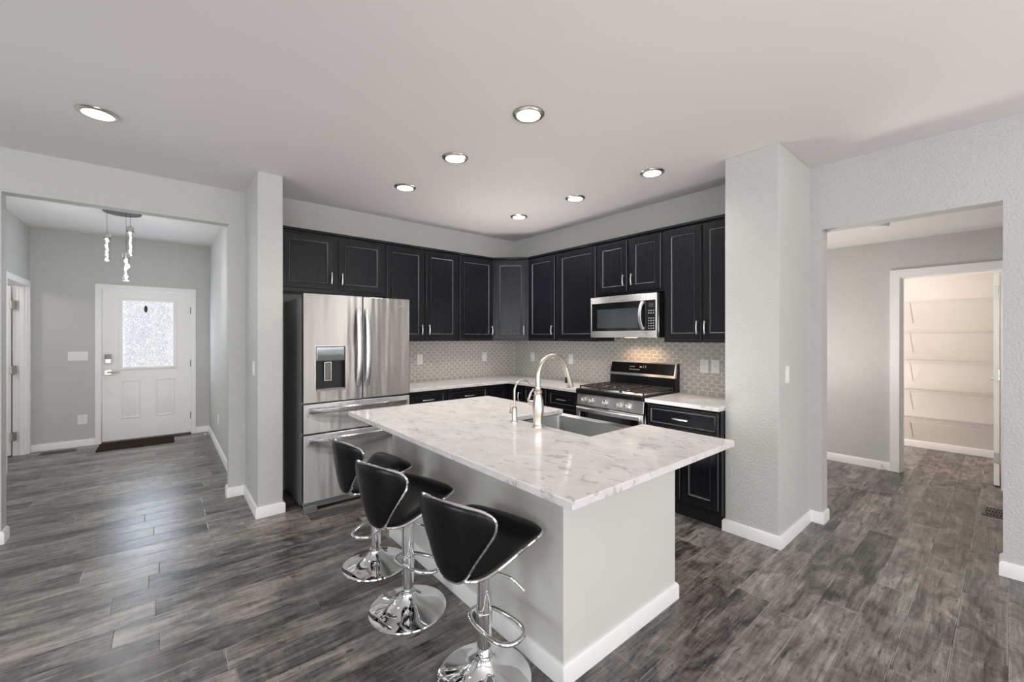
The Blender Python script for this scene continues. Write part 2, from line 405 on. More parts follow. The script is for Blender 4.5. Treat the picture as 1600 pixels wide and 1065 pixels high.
# baseboards: mitred runs with a chamfered top, the room on the right of the path
BH, BT = 0.086, 0.016
BPROF = [(0, 0), (BT, 0), (BT, BH - 0.014), (BT * 0.45, BH), (0, BH)]
def bb_run(m, path, ox=0.0, oy=0.0):
    P = [Vector(p) for p in path]; N = []
    for p, q in zip(P, P[1:]):
        d = (q - p).normalized(); N.append(Vector((d.y, -d.x)))
    rings = []
    for i, p in enumerate(P):
        if i == 0: v = N[0]
        elif i == len(P) - 1: v = N[-1]
        else: v = (N[i - 1] + N[i]) / (1 + N[i - 1].dot(N[i]))
        rings.append([(p.x + v.x * d - ox, p.y + v.y * d - oy, z) for d, z in BPROF])
    m.loops(rings)
def bb(name, paths, label):
    m = MB()
    for p in paths: bb_run(m, p)
    struct(name, m, TRIM, label, 'baseboard')
T = BT
bb('baseboard_left', [[(-4.2, 4.46), (-0.863, 4.46), (-0.863, 4.58)]], 'white baseboard at the left edge of the entry opening')
bb('baseboard_stub', [[(0.44, 4.58), (0.44, 4.46), (0.565, 4.46), (0.565, 3.80), (0.742, 3.80), (0.742, 3.86)]], 'white baseboard wrapping the wall end beside the refrigerator')
bb('baseboard_pier', [[(3.215, 1.345), (3.18, 1.345), (3.18, 0.992), (3.86, 0.992), (3.86, 0.915), (4.0, 0.915)]], 'white baseboard wrapping the pier right of the kitchen')
bb('baseboard_right', [[(4.0, 0.02), (3.86, 0.02), (3.86, -3.2)]], 'white baseboard at the far right edge of the photo')
bb('baseboard_entry', [[(-1.28, 7.78), (-0.705, 7.78)], [(0.362, 7.78), (0.525, 7.78), (0.525, 4.58)]], 'white baseboard either side of the front door')
bb('baseboard_hall', [[(5.95, 2.6), (5.95, 0.81)], [(5.95, -0.045), (5.95, -1.6)]], 'white baseboard along the hall wall')
bb('baseboard_pantry', [[(7.50, 1.95), (7.50, -0.43)]], 'white baseboard along the pantry back wall')
bb('baseboard_back', [[(3.86, -3.2), (-4.2, -3.2), (-4.2, 4.46)]], 'white baseboard of the living room')

# ------------------------------------------------------------------ front door (door_1)
m = MB()
for x0, x1, z0, z1 in ((-0.705, -0.643, 0, 2.135), (0.303, 0.362, 0, 2.135), (-0.643, 0.303, 2.076, 2.135)): m.box(x0, x1, 7.755, 7.78, z0, z1)
for x0, x1, z0, z1 in ((-0.66, -0.643, 0, 2.09), (0.303, 0.32, 0, 2.09), (-0.66, 0.32, 2.072, 2.09)): m.box(x0, x1, 7.78, 7.90, z0, z1)
struct('trim_1', m, TRIM, 'white casing around the front door', 'trim', 0.003)
struct('trim_2', MB().box(-0.643, 0.303, 7.72, 7.90, 0, 0.018), BRONZE, 'brown threshold strip under the front door', 'trim', 0.003)
door1 = thing('door_1', 'white front door with frosted upper glass', 'door', (-0.17, 7.80, 0.02)); door1['kind'] = 'structure'
def slab(w, h, t, holes):
    """front face at y=0, local x centred, holes: list (x0,x1,z0,z1,depth) pressed panels (raised field)"""
    m = MB(); m.box(-w / 2, w / 2, 0, t, 0, h); return m
m = MB()
gx0, gx1, gz0, gz1 = -0.285, 0.285, 0.985, 1.915
m.box(-0.47, gx0, 0, 0.04, 0, 2.045).box(gx1, 0.47, 0, 0.04, 0, 2.045).box(gx0, gx1, 0, 0.04, 0, gz0).box(gx0, gx1, 0, 0.04, gz1, 2.045)
m.build('slab', DOORW, door1)
m = MB()
for (x0, x1, z0, z1) in ((gx0 - 0.028, gx0 + 0.012, gz0 - 0.028, gz1 + 0.028), (gx1 - 0.012, gx1 + 0.028, gz0 - 0.028, gz1 + 0.028), (gx0 + 0.012, gx1 - 0.012, gz0 - 0.028, gz0 + 0.012), (gx0 + 0.012, gx1 - 0.012, gz1 - 0.012, gz1 + 0.028)):
    m.box(x0, x1, -0.014, 0.0, z0, z1)
m.build('glass_frame', DOORW, door1, 0.005)
MB().box(gx0, gx1, 0.012, 0.028, gz0, gz1).build('glass_pane', FROST, door1)
for x0, x1 in ((-0.283, -0.082), (0.074, 0.286)):
    def ring(i, y): return rect(x0 + i, x1 - i, 0.285 + i, 0.815 - i, y)
    MB().loops([ring(0, 0.0), ring(0.006, -0.008), ring(0.014, -0.008), ring(0.022, -0.001), ring(0.038, -0.001), ring(0.055, -0.007)], cap0=False).build('door_panel', DOORW, door1)
m = MB().box(-0.445, -0.378, -0.022, 0, 1.05, 1.175); lk = m.build('keypad_lock', NICKEL, door1, 0.006)
MB().box(-0.440, -0.383, -0.026, -0.02, 1.11, 1.17).build('keypad', BLACKG, lk, 0.003)
hd = MB().box(-0.45, -0.375, -0.012, 0, 0.895, 0.965).build('lever_handle', NICKEL, door1, 0.004)
MB().tube([(-0.41, 0, 0.93), (-0.41, -0.05, 0.93), (-0.39, -0.058, 0.93), (-0.29, -0.058, 0.928)], 0.009, 10).build('lever', NICKEL, hd)
MB().lathe([(0.014, -0.006), (0.014, 0)], 16, (-0.40, 0, 0.665), 1).build('peg', PLATE, door1)
m = MB(); m.loops([[(-0.03 + 0.018 * math.cos(a) * s, y, 1.80 + 0.05 * math.sin(a) * s) for a in [2 * math.pi * j / 24 for j in range(24)]] for s, y in ((1, 0.012), (1, 0.004), (0.7, 0.0))])
m.build('oval_badge', BRONZE, door1)
for z in (0.25, 1.02, 1.80):
    MB().box(0.465, 0.478, -0.012, 0.0, z - 0.05, z + 0.05).cyl((0.473, -0.012, z - 0.05), (0.473, -0.012, z + 0.05), 0.006, 10).build('hinge', BRONZE, door1)

# ------------------------------------------------------------------ left doorway door (door_2) and casing
m = MB()
m.box(-1.28, -1.262, 7.68, 7.75, 0, 2.115).box(-1.28, -1.262, 6.665, 6.735, 0, 2.115).box(-1.28, -1.262, 6.735, 7.68, 2.045, 2.115)
m.box(-1.40, -1.28, 7.672, 7.69, 0, 2.06).box(-1.40, -1.28, 6.72, 6.735, 0, 2.06).box(-1.40, -1.28, 6.735, 7.672, 2.045, 2.06)
m.box(-1.345, -1.305, 7.660, 7.672, 0, 2.045)
struct('trim_3', m, TRIM, 'white casing of the doorway at the far left', 'trim', 0.002)
door2 = thing('door_2', 'white door standing open at the far left', 'door', (-1.405, 7.665, 0.015)); door2['kind'] = 'structure'
MB().box(-0.85, 0, -0.038, 0, 0, 2.02).build('slab', DOORW, door2, 0.002)
for z in (0.22, 1.02, 1.80): MB().box(-0.005, 0.045, -0.012, 0.004, z - 0.05, z + 0.05).cyl((0.002, -0.044, z - 0.05), (0.002, -0.044, z + 0.05), 0.007, 10).box(-0.002, 0.035, -0.04, -0.036, z - 0.05, z + 0.05).build('hinge', NICKEL, door2)

# ------------------------------------------------------------------ pantry door (door_3) and casing
m = MB()
m.box(5.93, 5.95, 0.735, 0.81, 0, 2.135).box(5.93, 5.95, -0.045, 0.03, 0, 2.135).box(5.93, 5.95, 0.03, 0.735, 2.06, 2.135)
m.box(5.95, 6.07, 0.722, 0.735, 0, 2.06).box(5.95, 6.07, 0.03, 0.043, 0, 2.06).box(5.95, 6.07, 0.043, 0.722, 2.047, 2.06)
m.box(5.99, 6.03, 0.71, 0.722, 0, 2.047)
struct('trim_4', m, TRIM, 'white casing around the pantry doorway', 'trim', 0.002)
door3 = thing('door_3', 'white pantry door swung open edge on', 'door', (6.055, 0.053, 0.02)); door3['kind'] = 'structure'
MB().box(0, 0.66, 0, 0.036, 0, 2.02).build('slab', DOORW, door3, 0.002)
for z in (0.26, 1.05, 1.84): MB().box(-0.004, 0.0, 0.004, 0.034, z - 0.05, z + 0.05).cyl((-0.008, 0.0, z - 0.05), (-0.008, 0.0, z + 0.05), 0.007, 10).build('hinge', NICKEL, door3)
hd = MB().lathe([(0.03, 0.036), (0.03, 0.044), (0.012, 0.05), (0.012, 0.075)], 20, (0.60, 0, 0.97), 1).build('lever_handle', NICKEL, door3)
MB().tube([(0.60, 0.07, 0.97), (0.59, 0.078, 0.97), (0.50, 0.078, 0.965)], 0.009, 10).build('lever', NICKEL, hd)

# ------------------------------------------------------------------ backsplash
struct('trim_5', MB().box(1.80, 3.692, 4.362, 4.37, 0.915, 1.386), HEXX, 'grey hexagon tile backsplash on the left kitchen wall', 'backsplash')
struct('trim_6', MB().box(3.692, 3.70, 1.345, 4.37, 0.90, 1.45), HEXY, 'grey hexagon tile backsplash behind the range', 'backsplash')
struct('trim_7', MB().box(3.682, 3.692, 4.352, 4.362, 0.915, 1.386), plain('grout_corner', (0.66, 0.635, 0.60), 0.6), 'pale grout line in the backsplash corner', 'trim')

# ------------------------------------------------------------------ cabinets
def door_mb(x0, x1, z0, z1, y, t=0.020, fr=0.058):
    def rg(i, yy): return rect(x0 + i, x1 - i, z0 + i, z1 - i, yy)
    return MB().loops([rg(0, y), rg(0, y - t + 0.005), rg(0.005, y - t), rg(fr - 0.008, y - t), rg(fr, y - t + 0.003), rg(fr + 0.009, y - t + 0.012), rg(fr + 0.012, y - t + 0.012)])
def bead(d, x0, x1, z0, z1, y, t=0.020, fr=0.058):
    def rg(i, yy): return rect(x0 + i, x1 - i, z0 + i, z1 - i, yy)
    m = MB().loops([rg(fr + 0.0005, y - t + 0.0025), rg(fr + 0.0035, y - t + 0.0055), rg(fr + 0.0045, y - t + 0.009), rg(fr + 0.0010, y - t + 0.006)], close=True)
    m.loops([rg(-0.0003, y - t + 0.0055), rg(0.0012, y - t + 0.0030), rg(0.0016, y - t + 0.006), rg(0.001, y - t + 0.007)], close=True)
    m.build('bead', BEAD, d, smooth=0)
def pull_mb(x, z, y, L=0.105, vertical=True):
    n = 9; pts = []
    for i in range(n):
        s = i / (n - 1) * 2 - 1; d = 0.030 - 0.007 * s * s
        pts.append((x, y - d, z + s * L / 2) if vertical else (x + s * L / 2, y - d, z))
    m = MB().tube(pts, 0.0062, 8, flat=1.0)
    for s in (-0.80, 0.80):
        p = (x, z + s * L / 2) if vertical else (x + s * L / 2, z)
        m.cyl((p[0], y + 0.001, p[1]), (p[0], y - 0.026, p[1]), 0.0045, 8)
    return m
def cabinet(name, label, loc, rz, w, z0, z1, depth, doors=(), drawers=(), kick=False, group=None, topcap=True, cat='cabinet'):
    """local: x along width centred, y=0 face frame, +y to the wall, -y front"""
    t = thing(name, label, cat, loc, rz, group)
    MB().box(-w / 2, w / 2, 0, depth, z0, z1).build('body', CAB, t, 0.002)
    if topcap: MB().box(-w / 2, w / 2, -0.024, depth, z1, z1 + 0.022).build('top_moulding', CAB, t, 0.004)
    if kick: MB().box(-w / 2, w / 2, 0.06, 0.08, 0.0, z0).build('toe_kick', KICK, t)
    for (x0, x1, a, b_, hx) in doors:
        d = door_mb(x0, x1, a, b_, 0.0).build('door', CAB, t); bead(d, x0, x1, a, b_, 0.0)
        if hx is not None:
            px = x0 + 0.026 if hx < 0 else x1 - 0.026
            pz = a + 0.105 if z0 > 0.8 else b_ - 0.105
            pull_mb(px, pz, -0.020).build('handle', PULL, d)
    for (x0, x1, a, b_) in drawers:
        d = door_mb(x0, x1, a, b_, 0.0, 0.020, 0.026).build('drawer', CAB, t); bead(d, x0, x1, a, b_, 0.0, 0.020, 0.026)
        pull_mb((x0 + x1) / 2, (a + b_) / 2, -0.012, 0.125, False).build('handle', PULL, d)
    return t
G1 = 'dark wall cabinets'
UB, UT, FY, RX = 1.384, 2.378, 4.07, 3.41
# fridge wall units (front faces -y)
cabinet('wall_cabinet', 'short dark two-door wall cabinet directly above the refrigerator', (1.240, FY, 0), 0, 0.99, 1.835, UT, 0.30,
        [(-0.455, -0.022, 1.868, 2.355, 1), (0.022, 0.453, 1.868, 2.355, -1)], group=G1)
cabinet('wall_cabinet', 'tall dark two-door wall cabinet right of the refrigerator top', (2.163, FY, 0), 0, 0.856, UB, UT, 0.30,
        [(-0.425, -0.016, 1.402, 2.358, 1), (0.018, 0.412, 1.402, 2.358, -1)], group=G1)
cabinet('wall_cabinet', 'single-door dark wall cabinet just left of the angled corner cabinet', (2.846, FY, 0), 0, 0.51, UB, UT, 0.30,
        [(-0.236, 0.240, 1.402, 2.358, 1)], group=G1)
# diagonal corner unit
t = thing('corner_wall_cabinet', 'angled corner wall cabinet whose door catches bluish light', 'cabinet', (3.40, 4.07, 0), 0, G1)
poly = [(3.101, 4.37), (3.101, 4.07), (3.41, 3.76), (3.70, 3.76), (3.70, 4.37)]
loc = Vector((3.40, 4.07, 0))
pl = [(x - loc.x + (0.0 if i not in (0, 3, 4) else (-0.01 if x > 3.6 else 0)), y - loc.y + (-0.01 if y > 4.3 else 0)) for i, (x, y) in enumerate(poly)]
MB().prism(pl, UB, UT).build('body', CAB, t, 0.002)
MB().prism([(x - (0.017 if i in (1, 2) else 0), y - (0.017 if i in (1, 2) else 0)) for i, (x, y) in enumerate(pl)], UT, UT + 0.022).build('top_moulding', CAB, t, 0.004)
ln = math.hypot(0.309, 0.31)
dd = door_mb(-ln / 2 + 0.03, ln / 2 - 0.03, 1.402, 2.358, 0).build('door', CAB, t)
dd.location = ((3.101 + 3.41) / 2 - loc.x, (4.07 + 3.76) / 2 - loc.y, 0); dd.rotation_euler = (0, 0, R(-45))
bead(dd, -ln / 2 + 0.03, ln / 2 - 0.03, 1.402, 2.358, 0)
hh = pull_mb(ln / 2 - 0.056, 1.507, -0.02).build('handle', PULL, dd)
# range wall units (front faces -x): local +x is world -y
def rcab(name, label, ya, yb, **kw):
    return cabinet(name, label, (kw.pop('x', RX), (ya + yb) / 2, 0), -90, ya - yb, kw.pop('z0', UB), kw.pop('z1', UT), kw.pop('depth', 0.29), **kw)
def ly(ya, yb, y): return (ya + yb) / 2 - y
ya, yb = 3.76, 3.275
rcab('wall_cabinet', 'single-door dark wall cabinet just right of the angled corner cabinet', ya, yb, doors=[(ly(ya, yb, 3.735), ly(ya, yb, 3.304), 1.402, 2.358, 1)], group=G1)
ya, yb = 3.275, 2.705
rcab('wall_cabinet', 'wide single-door dark wall cabinet directly left of the microwave', ya, yb, doors=[(ly(ya, yb, 3.244), ly(ya, yb, 2.722), 1.402, 2.358, 1)], group=G1)
ya, yb = 2.705, 1.965
rcab('wall_cabinet', 'short dark two-door wall cabinet directly above the microwave', ya, yb, z0=1.835, doors=[(ly(ya, yb, 2.687), ly(ya, yb, 2.345), 1.866, 2.352, 1), (ly(ya, yb, 2.305), ly(ya, yb, 1.990), 1.866, 2.352, -1)], group=G1)
ya, yb = 1.965, 1.347
rcab('wall_cabinet', 'tall dark two-door wall cabinet right of the microwave against the pier', ya, yb, doors=[(ly(ya, yb, 1.946), ly(ya, yb, 1.626), 1.402, 2.358, 1), (ly(ya, yb, 1.612), ly(ya, yb, 1.36), 1.402, 2.358, -1)], group=G1)

G2 = 'dark base cabinets'
BY, BX, BT2 = 3.81, 3.13, 0.882
def bcab(label, x0, x1, **kw): return cabinet('base_cabinet', label, ((x0 + x1) / 2, BY, 0), 0, x1 - x0, 0.11, BT2, 0.55, kick=True, group=G2, topcap=False, **kw)
c = (1.80 + 2.285) / 2
bcab('dark base cabinet with one drawer beside the refrigerator', 1.80, 2.285, drawers=[(1.845 - c, 2.265 - c, 0.715, 0.862)], doors=[(1.845 - c, 2.265 - c, 0.13, 0.70, 1)])
c = (2.285 + 2.83) / 2
bcab('wider dark base cabinet second from the refrigerator', 2.285, 2.83, drawers=[(2.305 - c, 2.812 - c, 0.715, 0.862)], doors=[(2.305 - c, 2.552 - c, 0.13, 0.70, 1), (2.564 - c, 2.812 - c, 0.13, 0.70, -1)])
t = thing('corner_base_cabinet', 'dark corner base cabinet with folding doors under the counter corner', 'cabinet', (3.3, 4.0, 0), 0, G2)
pc = [(2.832, 4.36), (2.832, 3.81), (3.13, 3.81), (3.13, 3.522), (3.68, 3.522), (3.68, 4.36)]
MB().prism([(x - 3.3, y - 4.0) for x, y in pc], 0.11, BT2).build('body', CAB, t, 0.002)
MB().prism([(x - 3.3, y - 4.0) for x, y in [(2.832, 4.36), (2.832, 3.87), (3.19, 3.87), (3.19, 3.522), (3.68, 3.522), (3.68, 4.36)]], 0.0, 0.11).build('toe_kick', KICK, t)
door_mb(2.852 - 3.3, 3.105 - 3.3, 0.13, 0.862, 3.81 - 4.0).build('door', CAB, t)
d = door_mb(-0.125, 0.125, 0.13, 0.862, 0).build('door', CAB, t); d.location = (3.13 - 3.3, 3.66 - 4.0, 0); d.rotation_euler = (0, 0, R(-90))
pull_mb(0.085, 0.75, -0.02).build('handle', PULL, d)
def brcab(label, ya, yb, **kw): return rcab('base_cabinet', label, ya, yb, x=BX, z0=0.11, z1=BT2, depth=0.55, kick=True, group=G2, topcap=False, **kw)
ya, yb = 3.520, 3.135
brcab('narrow dark base cabinet right of the counter corner', ya, yb, drawers=[(ly(ya, yb, 3.505), ly(ya, yb, 3.160), 0.715, 0.862)], doors=[(ly(ya, yb, 3.505), ly(ya, yb, 3.160), 0.13, 0.70, 1)])
ya, yb = 3.135, 2.712
brcab('dark base cabinet directly left of the range', ya, yb, drawers=[(ly(ya, yb, 3.116), ly(ya, yb, 2.735), 0.715, 0.862)], doors=[(ly(ya, yb, 3.116), ly(ya, yb, 2.735), 0.13, 0.70, 1)])
ya, yb = 1.955, 1.347
brcab('dark base cabinet between the range and the pier', ya, yb, drawers=[(ly(ya, yb, 1.94), ly(ya, yb, 1.365), 0.70, 0.862)], doors=[(ly(ya, yb, 1.94), ly(ya, yb, 1.66), 0.15, 0.685, 1), (ly(ya, yb, 1.648), ly(ya, yb, 1.365), 0.15, 0.685, -1)])

# worktops
o = MB().prism([(1.80, 4.36), (1.80, 3.755), (3.085, 3.755), (3.085, 2.712), (3.69, 2.712), (3.69, 4.36)], 0.884, 0.915).build('countertop', QUARTZ, None, 0.003)
tag(o, 'white quartz countertop turning the corner left of the range', 'countertop', 'wall countertops')
o = MB().box(3.085, 3.69, 1.347, 1.956, 0.884, 0.915).build('countertop', QUARTZ, None, 0.003)
tag(o, 'short white quartz countertop between the range and the pier', 'countertop', 'wall countertops')

# ------------------------------------------------------------------ refrigerator
t = thing('refrigerator', 'stainless steel french door refrigerator with ice dispenser', 'refrigerator', (1.321, 3.64, 0))
FW = 0.462
MB().box(-FW, FW, 0.075, 0.69, 0.03, 1.755).build('cabinet_body', SIDEG, t, 0.006)
m = MB().box(-FW, FW, 0.02, 0.10, 0.03, 0.075).box(-FW, -FW + 0.10, -0.012, 0.09, 0.0, 0.06).box(FW - 0.10, FW, -0.012, 0.09, 0.0, 0.06)
m.build('base_grille', SIDEG, t, 0.003)
def fdoor(name, x0, x1, z0, z1, hole=None):
    m = MB()
    if hole:
        a, b_, c, d = hole
        xs = [x0, a, b_, x1]; zs = [z0, c, d, z1]
        for i in range(3):
            for j in range(3):
                if i == 1 and j == 1: continue
                vs = [m.bm.verts.new(p) for p in ((xs[i], 0, zs[j]), (xs[i + 1], 0, zs[j]), (xs[i + 1], 0, zs[j + 1]), (xs[i], 0, zs[j + 1]))]; m.face(vs)
        m.loops([rect(x0, x1, z0, z1, 0), rect(x0, x1, z0, z1, 0.068)], cap0=False)
        m.loops([rect(a, b_, c, d, 0), rect(a, b_, c, d, 0.06)], cap0=False)
        return m.build(name, STEEL, t, 0.0)
    m.box(x0, x1, 0, 0.068, z0, z1)
    return m.build(name, STEEL if name == 'door' else STEELF, t, 0.006)
STEELF = mat_steel('brushed_steel_drawer', (60, 60, 1.2), (0.62, 0.62, 0.62), 0.46, 0.5)  # same steel as the doors, coloured paler to offset its darker reflections
HOLE = (-0.372, -0.132, 0.985, 1.352)
dl = fdoor('door', -FW, 0.010, 0.892, 1.782, HOLE); dr = fdoor('door', 0.018, FW, 0.892, 1.782)
d1 = fdoor('drawer', -FW, FW, 0.640, 0.880); d2 = fdoor('drawer', -FW, FW, 0.082, 0.628)
dp = MB()
a, b_, c, d = HOLE
dp.box(a + 0.004, b_ - 0.004, 0.052, 0.062, c, d).box(a + 0.002, a + 0.008, 0.0, 0.06, c, 1.225).box(b_ - 0.008, b_ - 0.002, 0.0, 0.06, c, 1.225)
ds = dp.build('dispenser', plain('dispenser_black', (0.010, 0.010, 0.011), 0.5), dl)
MB().loops([rect(a + 0.006, b_ - 0.006, 1.235, d - 0.004, 0.058), rect(a + 0.006, b_ - 0.006, 1.232, d - 0.004, 0.004), rect(a + 0.012, b_ - 0.012, 1.240, d - 0.010, -0.002)]).build('control_panel', plain('dispenser_panel', (0.34, 0.37, 0.38), 0.18, metal=0.5), ds)
MB().box(a + 0.075, a + 0.125, 0.02, 0.045, 1.07, 1.215).build('paddle', plain('paddle_grey', (0.12, 0.12, 0.12), 0.25), ds, 0.004)
m = MB()
for x0, x1, z0, z1 in ((a - 0.003, a, c - 0.003, d + 0.003), (b_, b_ + 0.003, c - 0.003, d + 0.003), (a, b_, d, d + 0.003), (a, b_, c - 0.003, c), (a + 0.073, a + 0.076, 1.065, 1.22), (a + 0.124, a + 0.127, 1.065, 1.22), (a + 0.076, a + 0.124, 1.217, 1.22), (a + 0.076, a + 0.124, 1.065, 1.068)):
    inner = x0 > a + 0.01 and x1 < b_ - 0.01 and z0 > c
    m.box(x0, x1, 0.012 if inner else -0.002, 0.02 if inner else 0.004, z0, z1)
m.build('chrome_rim', NICKEL, ds)
MB().box(a + 0.004, b_ - 0.004, -0.008, 0.055, c, c + 0.014).build('drip_tray', SIDEG, ds, 0.003)
def bow(x, z0, z1, w, out):
    rings = []
    for i in range(15):
        s = i / 14; z = z0 + (z1 - z0) * s; q = 1 - (2 * s - 1) ** 2
        y = -0.018 - out * q; hw = w * (0.85 + 0.15 * q)
        rings.append([(x - hw, y + 0.016, z), (x - hw, y + 0.004, z), (x - hw + 0.006, y, z), (x + hw - 0.006, y, z), (x + hw, y + 0.004, z), (x + hw, y + 0.016, z)])
    m = MB().loops(rings)
    for z in (z0 + 0.02, z1 - 0.02): m.box(x - 0.012, x + 0.012, -0.012, 0.0, z - 0.02, z + 0.02)
    return m
HSTEEL = mat_steel('handle_steel', (60, 60, 1.5), (0.78, 0.78, 0.79), 0.26, 0.05)
bow(-0.024, 1.005, 1.675, 0.023, 0.045).build('handle', HSTEEL, dl)
bow(0.052, 1.005, 1.675, 0.023, 0.045).build('handle', HSTEEL, dr)
HSTEELH = mat_steel('handle_steel_across', (1.5, 60, 60), (0.78, 0.78, 0.79), 0.26, 0.04)
def hbow(z, parent):
    rings = []
    for i in range(15):
        s = i / 14; x = -0.425 + 0.85 * s; q = 1 - (2 * s - 1) ** 2; y = -0.022 - 0.045 * q
        rings.append([(x, y + 0.018, z - 0.022), (x, y + 0.006, z - 0.024), (x, y, z - 0.016), (x, y - 0.002, z + 0.016), (x, y + 0.008, z + 0.023), (x, y + 0.018, z + 0.02)])
    m = MB().loops(rings)
    for x in (-0.40, 0.40): m.box(x - 0.02, x + 0.02, -0.016, 0.0, z - 0.012, z + 0.012)
    m.build('handle', HSTEELH, parent)
hbow(0.828, d1); hbow(0.580, d2)
m = MB()          # swirl emblem
pts = [(0.362 + 0.026 * math.cos(th) * (1 - th / 9), -0.002, 1.710 + 0.009 * math.sin(th) * (1 - th / 9)) for th in [i * 0.35 for i in range(20)]]
m.tube(pts, 0.0018, 6); m.tube([(0.335, -0.002, 1.716), (0.362, -0.002, 1.708), (0.392, -0.002, 1.716)], 0.0018, 6)
m.build('logo', CHROME, dr)

# ------------------------------------------------------------------ gas range
t = thing('gas_range', 'stainless steel gas range with black backguard and five knobs', 'range', (3.10, 2.333, 0), -90)
W2 = 0.366
MB().box(-W2, W2, 0.02, 0.585, 0.05, 0.90).build('body', BLACKP, t, 0.004)
MB().box(-W2 + 0.03, W2 - 0.03, 0.06, 0.54, 0.0, 0.05).build('plinth', BLACKP, t)
MB().loops([[(x, y, z) for y, z in ((0.03, 0.775), (-0.018, 0.778), (-0.006, 0.882), (0.03, 0.884))] for x in (-W2, W2)]).build('control_panel', STEELH, t, 0.003)
for kx in (-0.275, -0.185, -0.03, 0.125, 0.215):
    k = MB().lathe([(0.027, 0.0), (0.027, 0.010), (0.021, 0.014), (0.020, 0.034), (0.016, 0.040)], 24)
    k.box(-0.005, 0.005, -0.02, 0.02, 0.034, 0.047)
    kb = k.build('knob', NICKEL, t, 0.0015); kb.location = (kx, -0.012, 0.828); kb.rotation_euler = (R(84), 0, 0)
MB().loops([[(x, y, z) for y, z in ((-0.022, 0.886), (-0.030, 0.900), (-0.030, 0.920), (-0.022, 0.930), (0.585, 0.930), (0.585, 0.886))] for x in (-W2 - 0.002, W2 + 0.002)]).build('cooktop', BLACKP, t, 0.003)
MB().box(-0.345, 0.345, 0.0, 0.50, 0.9295, 0.9325).build('cooktop_plate', STEELH, t)
g = MB()
for sx in (-0.235, 0.0, 0.235):
    w_ = 0.112
    for xx in (sx - w_, sx + w_): g.box(xx - 0.005, xx + 0.005, 0.01, 0.50, 0.948, 0.960)
    for yy in (0.015, 0.13, 0.255, 0.38, 0.495): g.box(sx - w_, sx + w_, yy - 0.005, yy + 0.005, 0.948, 0.960)
    for yy in (0.07, 0.19, 0.32, 0.44): g.box(sx - w_ * 0.55, sx + w_ * 0.55, yy - 0.004, yy + 0.004, 0.948, 0.958)
    g.box(sx - 0.005, sx + 0.005, 0.01, 0.50, 0.948, 0.960)
    for xx in (sx - w_, sx + w_):
        for yy in (0.015, 0.495): g.box(xx - 0.006, xx + 0.006, yy - 0.006, yy + 0.006, 0.930, 0.950)
GR = plain('grate_iron', (0.035, 0.035, 0.037), 0.3, metal=0.0, bumps=(200, 0.2, 0.002))
g.build('grates', GR, t, 0.0015)
for bx_, by_ in ((-0.235, 0.13), (-0.235, 0.38), (0, 0.255), (0.235, 0.13), (0.235, 0.38)):
    bq = MB().lathe([(0.048, 0.930), (0.046, 0.938), (0.034, 0.942), (0.034, 0.946), (0.01, 0.947)], 24, (bx_, by_, 0)).build('burner', SIDEG, t)
m = MB()
for x0, x1, z0, z1 in ((-W2, W2, 0.718, 0.768), (-W2, -W2 + 0.045, 0.26, 0.718), (W2 - 0.045, W2, 0.26, 0.718), (-W2, W2, 0.20, 0.26)): m.box(x0, x1, -0.025, 0.02, z0, z1)
od = m.build('oven_door', STEELH, t, 0.003)
MB().box(-W2 + 0.045, W2 - 0.045, -0.022, 0.0, 0.26, 0.718).build('oven_window', BLACKG, od)
rings = []
for i in range(13):
    s = i / 12; x = -0.345 + 0.69 * s; q = 1 - (2 * s - 1) ** 2; y = -0.045 - 0.022 * q
    rings.append([(x, y + 0.014, 0.722), (x, y, 0.724), (x, y - 0.003, 0.752), (x, y + 0.004, 0.762), (x, y + 0.014, 0.760)])
m = MB().loops(rings)
for x in (-0.33, 0.33): m.box(x - 0.012, x + 0.012, -0.045, -0.022, 0.728, 0.756)
m.build('handle', STEELH, od)
MB().box(-W2, W2, -0.022, 0.02, 0.06, 0.19).build('drawer', STEELH, t, 0.003)
# backguard
BGm = MB().box(-W2, W2, 0.51, 0.585, 0.928, 1.045).box(-W2, W2, 0.535, 0.588, 1.045, 1.178)
bgd = BGm.build('backguard', BLACKP, t, 0.003)
fr = MB()
def tilt(z): return 0.495 + (z - 1.045) * 0.25
def bgbox(x0, x1, z0, z1, y_off=0.0, th=0.03):
    fr.loops([[(x0, tilt(z0) + y_off, z0), (x1, tilt(z0) + y_off, z0), (x1, tilt(z1) + y_off, z1), (x0, tilt(z1) + y_off, z1)],
              [(x0, tilt(z0) + th, z0), (x1, tilt(z0) + th, z0), (x1, tilt(z1) + th, z1), (x0, tilt(z1) + th, z1)]])
for a4 in ((-W2, W2, 1.045, 1.068), (-W2, W2, 1.172, 1.182), (-W2, -W2 + 0.012, 1.068, 1.172), (W2 - 0.012, W2, 1.068, 1.172)): bgbox(*a4)
fr.build('frame', STEELH, bgd)
fr = MB(); bgbox(-W2 + 0.012, W2 - 0.012, 1.068, 1.172, 0.003); fr.build('display_panel', BLACKG, bgd)
fr = MB()
rnd = random.Random(3)
for row, zz, xs in ((0, 1.130, (-0.13, -0.07)), (1, 1.102, (-0.13, -0.02))):
    x = xs[0]
    while x < xs[1]:
        L_ = rnd.uniform(0.006, 0.014); bgbox(x, x + L_, zz, zz + 0.005, 0.002, 0.004); x += L_ + 0.006
for x in (0.02, 0.045):
    for zz in (1.125, 1.14): bgbox(x, x + 0.010, zz, zz + 0.006, 0.002, 0.004)
bgbox(-0.015, 0.006, 1.128, 1.138, 0.002, 0.004)
fr.build('lettering', KEYS, bgd)

